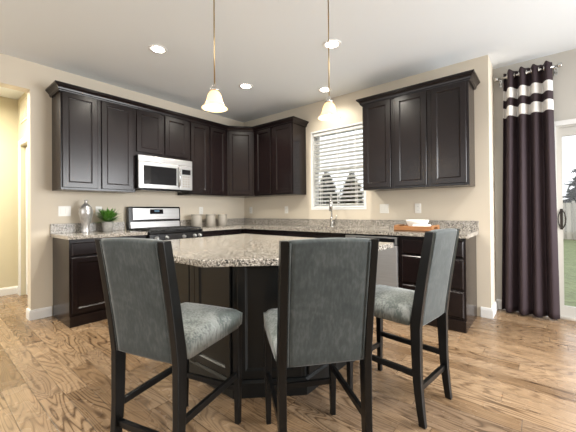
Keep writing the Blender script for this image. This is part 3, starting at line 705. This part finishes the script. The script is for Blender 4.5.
for i in range(190):
    a = rnd.uniform(0, 6.283); el = rnd.uniform(.22, 1.4); L = rnd.uniform(.16, .26); d = Vector((math.cos(a)*math.cos(el), math.sin(a)*math.cos(el), math.sin(el)))
    if d.x < 0: L = min(L, .135/max(.2, -d.x))
    if d.y < 0: L = min(L, .145/max(.2, -d.y))
    p = Vector((px_, py_, C+.108)); s = Vector((-math.sin(a), math.cos(a), 0)); prev = None
    for k in range(5):
        f = k/4; q = p+d*L*f+Vector((0, 0, -.045*f*f)); w = s*(.012*math.sin(math.pi*(.12+.86*f)))
        cur = (b.verts.new(q-w), b.verts.new(q+w))
        if prev: b.faces.new((prev[0], prev[1], cur[1], cur[0]))
        prev = cur
t.part('foliage', b, M['leaf'])
def canister(label, y, r, h):
    loc = (.20, y, C); t = T_('canister', label, 'canister', loc, 'taupe canisters')
    b = BM(); lathe(b, [(0, 0), (r-.004, 0), (r, .005), (r, h-.004), (r-.003, h), (0, h)], loc, 32); t.part('jar', b, M['can'])
    b = BM(); lathe(b, [(0, h), (r+.001, h), (r+.001, h+.012), (r-.006, h+.016), (0, h+.017)], loc, 32); t.part('lid', b, M['can'])
canister('taupe canister nearest the range, widest of the three', -1.155, .080, .178)
canister('taupe canister in the middle of the three', -.90, .074, .175)
canister('taupe canister nearest the room corner', -.665, .076, .172)
# tray, bowl and cloth at the right
t = T_('serving_tray', 'low wooden serving tray on the right countertop', 'tray', (3.18, -.36, C))
b = BM(); x0, x1, y0, y1 = 3.0, 3.40, -.49, -.175
box(b, x0, x1, y0, y1, C, C+.012, .002); box(b, x0, x1, y0, y0+.014, C, C+.058, .003); box(b, x0, x1, y1-.014, y1, C, C+.058, .003); t.part('body', b, M['tray'])
for xa in (x0, x1-.014):
    b = BM(); box(b, xa, xa+.014, y0+.014, y1-.014, C, C+.02, .002); box(b, xa, xa+.014, y0+.014, y1-.014, C+.046, C+.066, .003); box(b, xa, xa+.014, y0+.014, y0+.09, C+.02, C+.046); box(b, xa, xa+.014, y1-.09, y1-.014, C+.02, C+.046); t.part('handle_end', b, M['tray'])
b = BM(); bz = C+.012; bx_, by_ = 3.19, -.285
loc = (bx_, by_, bz+.024); lathe(b, [(0, 0), (.085, 0), (.09, .006), (.106, .03), (.122, .066), (.126, .084), (.121, .085), (.116, .064), (.098, .03), (.08, .012), (0, .010)], loc, 36, None, 1, .80)
tag(finish('bowl', b, M['china'], loc), 'white oval china bowl on the wooden tray', 'bowl')
b = BM(); 
lathe(b, [(0, 0), (.029, 0), (.032, .004), (.033, .10), (.032, .176), (.029, .18), (.02, .176), (0, .178)], (0, 0, 0), 28, Matrix.Translation((3.195, -.436, bz+.0335)) @ Matrix.Rotation(R(90), 4, 'Y'), .98, 1)
tube(b, [(3.20, -.4685, bz+.036), (3.37, -.4685, bz+.036)], .003, 8)
tag(finish('rolled_towel', b, M['cloth'], (3.28, -.436, bz)), 'rolled white towel lying in front of the white bowl on the tray', 'towel')

# ---------------------------------------------------------------- switches and outlets
def plate(name, label, wall, c, z, w=.072, h=.117, kind='outlet'):
    if wall == 'L': loc = (.0, c, z-h/2); mt = face_mtx((0, c, z), (0, 1, 0))
    else: loc = (c, 0, z-h/2); mt = face_mtx((c, 0, z), (1, 0, 0))
    t = T_(name, label, name.replace('_', ' ').replace('wall ', ''), loc, 'wall plates')
    b = BM(); box(b, -w/2, w/2, .0003, .006, -h/2, h/2, .002, mt); t.part('cover', b, M['plate'])
    n = max(1, round(w/.06))
    if kind == 'outlet':
        for s in (-1, 1):
            b = BM(); box(b, -.016, .016, .006, .0085, s*.022-.014, s*.022+.014, .001, mt); rc = t.part('socket', b, M['plate'])
            b = BM()
            for x in (-.007, .005): box(b, x, x+.002, .0085, .009, s*.022-.005, s*.022+.005, 0, mt)
            t.part('slot', b, M['slot'], rc)
    else:
        for k in range(n):
            xc = (k-(n-1)/2)*.046; b = BM(); box(b, xc-.016, xc+.016, .006, .0095, -.033, .033, .001, mt); t.part('rocker', b, M['plate'])
plate('wall_switch', 'wide white switch plate above the left end of the countertop', 'L', -2.80, 1.18, .124, .117, 'switch')
plate('wall_outlet', 'white outlet on the wall above the potted fern', 'L', -2.44, 1.18)
plate('wall_outlet', 'white outlet above the canisters right of the range', 'L', -.94, 1.18)
plate('wall_outlet', 'white outlet on the window wall close to the room corner', 'W', .183, 1.18)
plate('wall_outlet', 'white outlet between the room corner and the window', 'W', 1.026, 1.18)
plate('wall_switch', 'white switch plate just right of the window', 'W', 2.69, 1.18, .118, .117, 'switch')
plate('wall_outlet', 'white outlet above the wooden tray', 'W', 3.115, 1.18)

# ---------------------------------------------------------------- pendants
def pendant(label, loc):     # loc = centre of the shade rim
    x, y, z = loc; t = T_('pendant_lamp', label, 'lamp', loc, 'bell pendants over the island')
    b = BM(); pr = [(.086, 0), (.084, .003), (.074, .011), (.061, .025), (.0535, .043), (.049, .062), (.045, .080), (.038, .097), (.027, .110), (.016, .114)]
    inn = [(r-.004, zz) for r, zz in pr[::-1]]; lathe(b, pr+inn+[pr[0]], loc, 40); t.part('shade', b, M['shade'])
    b = BM(); lathe(b, [(.022, .111), (.028, .116), (.028, .125), (.018, .132), (.013, .148), (.009, .160), (.006, .165), (0, .165)], loc, 24); t.part('fitter', b, M['chrome'])
    b = BM(); tube(b, [(x, y, z+.155), (x, y, ZC-.02)], .0045, 8); t.part('stem', b, M['brass'])
    b = BM(); lathe(b, [(0, -.028), (.012, -.028), (.05, -.012), (.062, -.004), (.062, -.0005), (0, -.0005)], (x, y, ZC), 28); t.part('canopy', b, M['brass'])
    b = BM(); lathe(b, [(0, .022), (.016, .027), (.024, .044), (.020, .064), (.012, .085), (.011, .110), (0, .110)], loc, 20); t.part('bulb', b, M['bulb'])
    l = bpy.data.lights.new('pendant_light', 'POINT'); l.energy = 2.0; l.color = (1, .80, .52); l.shadow_soft_size = .03
    lo = bpy.data.objects.new('pendant_light', l); COL.objects.link(lo); lo.parent = t.e; lo.location = (0, 0, .012)
pendant('frosted bell pendant lamp hanging on the left, above the island', (2.634, -2.651, 1.842))
pendant('frosted bell pendant lamp hanging on the right, in front of the window', (3.080, -1.949, 1.850))
# ---------------------------------------------------------------- recessed lights
def downlight(label, x, y, power=75):
    t = T_('recessed_light', label, 'ceiling light', (x, y, ZC), 'recessed ceiling lights')
    b = BM(); lathe(b, [(.060, -.001), (.060, -.004), (.085, -.008), (.092, -.004), (.092, -.0005), (.060, -.0005), (.060, -.001)], (x, y, ZC), 36); t.part('trim_ring', b, M['white'])
    b = BM(); lathe(b, [(0, -.0065), (.060, -.0045), (.060, -.0008), (0, -.0008)], (x, y, ZC), 32); t.part('lens', b, M['lens'])
    l = bpy.data.lights.new('recessed_lamp', 'SPOT'); l.energy = power; l.color = (1, .94, .82); l.spot_size = R(150); l.spot_blend = .6; l.shadow_soft_size = .06
    lo = bpy.data.objects.new('recessed_lamp', l); COL.objects.link(lo); lo.parent = t.e; lo.location = (0, 0, -.03)
downlight('recessed ceiling light at the left, above the range side of the island', 1.301, -2.338)
downlight('recessed ceiling light near the room corner cabinet', 1.285, -1.121)
downlight('recessed ceiling light beside the right pendant cord', 2.696, -1.269)
downlight('recessed ceiling light in front of the kitchen window, above the sink', 2.011, -.337, 22)

# ---------------------------------------------------------------- curtain and rod
t = T_('curtain', 'dark plum curtain panel with two white bands, hanging beside the patio door', 'curtain', (4.15, .34, .0))
NU, NV = 96, 40; verts = []
b = BM()
def cpt(u, v):
    z = .018+(2.70-.018)*v
    xa = 3.905+.05*v; xb = 4.405-.03*v
    x = xa+(xb-xa)*u+.012*math.sin(2*math.pi*4*u*1+1.1)*(1-.4*v)
    amp = .052+.012*math.sin(5*u+1.0)+.008*(1-v)
    y = .335+amp*math.sin(2*math.pi*4.0*u+.4)+.012*math.sin(3*v+9*u)*(1-v)
    if v > .975: z += .008*math.sin(2*math.pi*8*u)
    return Vector((x, min(y, .425), z))
for s in (0, 1):
    g = []
    for i in range(NU+1):
        colm = []
        for j in range(NV+1):
            p = cpt(i/NU, j/NV)
            if s:
                du = cpt(min(1, i/NU+.004), j/NV)-cpt(max(0, i/NU-.004), j/NV); nn = Vector((-du.y, du.x, 0)).normalized(); p = p+nn*.003
            colm.append(b.verts.new(p))
        g.append(colm)
    verts.append(g)
A, B_ = verts
for i in range(NU):
    for j in range(NV): b.faces.new((A[i][j], A[i+1][j], A[i+1][j+1], A[i][j+1])); b.faces.new((B_[i][j], B_[i][j+1], B_[i+1][j+1], B_[i+1][j]))
for i in range(NU):
    for j in (0, NV): b.faces.new((A[i][j], A[i+1][j], B_[i+1][j], B_[i][j]))
for j in range(NV):
    for i in (0, NU): b.faces.new((A[i][j], A[i][j+1], B_[i][j+1], B_[i][j]))
bmesh.ops.recalc_face_normals(b, faces=b.faces); t.part('fabric', b, M['curtain'], smooth=True)
for k in range(8):
    u = (k*.5+.0-.4/(2*math.pi))/4.0+.0
    if u < .03 or u > .99: continue
    p = cpt(u, .98); b = BM(); mt = Matrix.Translation((p.x, .335, 2.643)) @ Matrix.Rotation(R(90), 4, 'Y'); 
    lathe(b, [(.022, -.004), (.030, -.004), (.030, .007), (.022, .007), (.022, -.004)], (0, 0, 0), 24, mt); t.part('grommet', b, M['chrome'])
t = T_('curtain_rod', 'short brushed nickel rod holding the plum curtain', 'curtain rod', (4.15, .335, 2.643))
b = BM(); tube(b, [(3.90, .335, 2.643), (4.43, .335, 2.643)], .0125, 14); t.part('rod', b, M['chrome'])
for x, s in ((3.90, -1), (4.43, 1)):
    b = BM(); mt = Matrix.Translation((x, .335, 2.643)) @ Matrix.Rotation(R(90*s), 4, 'Y'); lathe(b, [(.0, -.01), (.020, -.01), (.022, 0), (.022, .02), (.018, .026), (0, .028)], (0, 0, 0), 20, mt); t.part('finial', b, M['chrome'])
for x in (3.925, 4.41):
    b = BM(); tube(b, [(x, .335, 2.625), (x, .43, 2.625)], .006, 8); box(b, x-.015, x+.015, .44, .4495, 2.58, 2.67, .002); box(b, x-.006, x+.006, .325, .345, 2.62, 2.632); tube(b, [(x, .42, 2.625), (x, .445, 2.625)], .008, 8); t.part('bracket', b, M['chrome'])
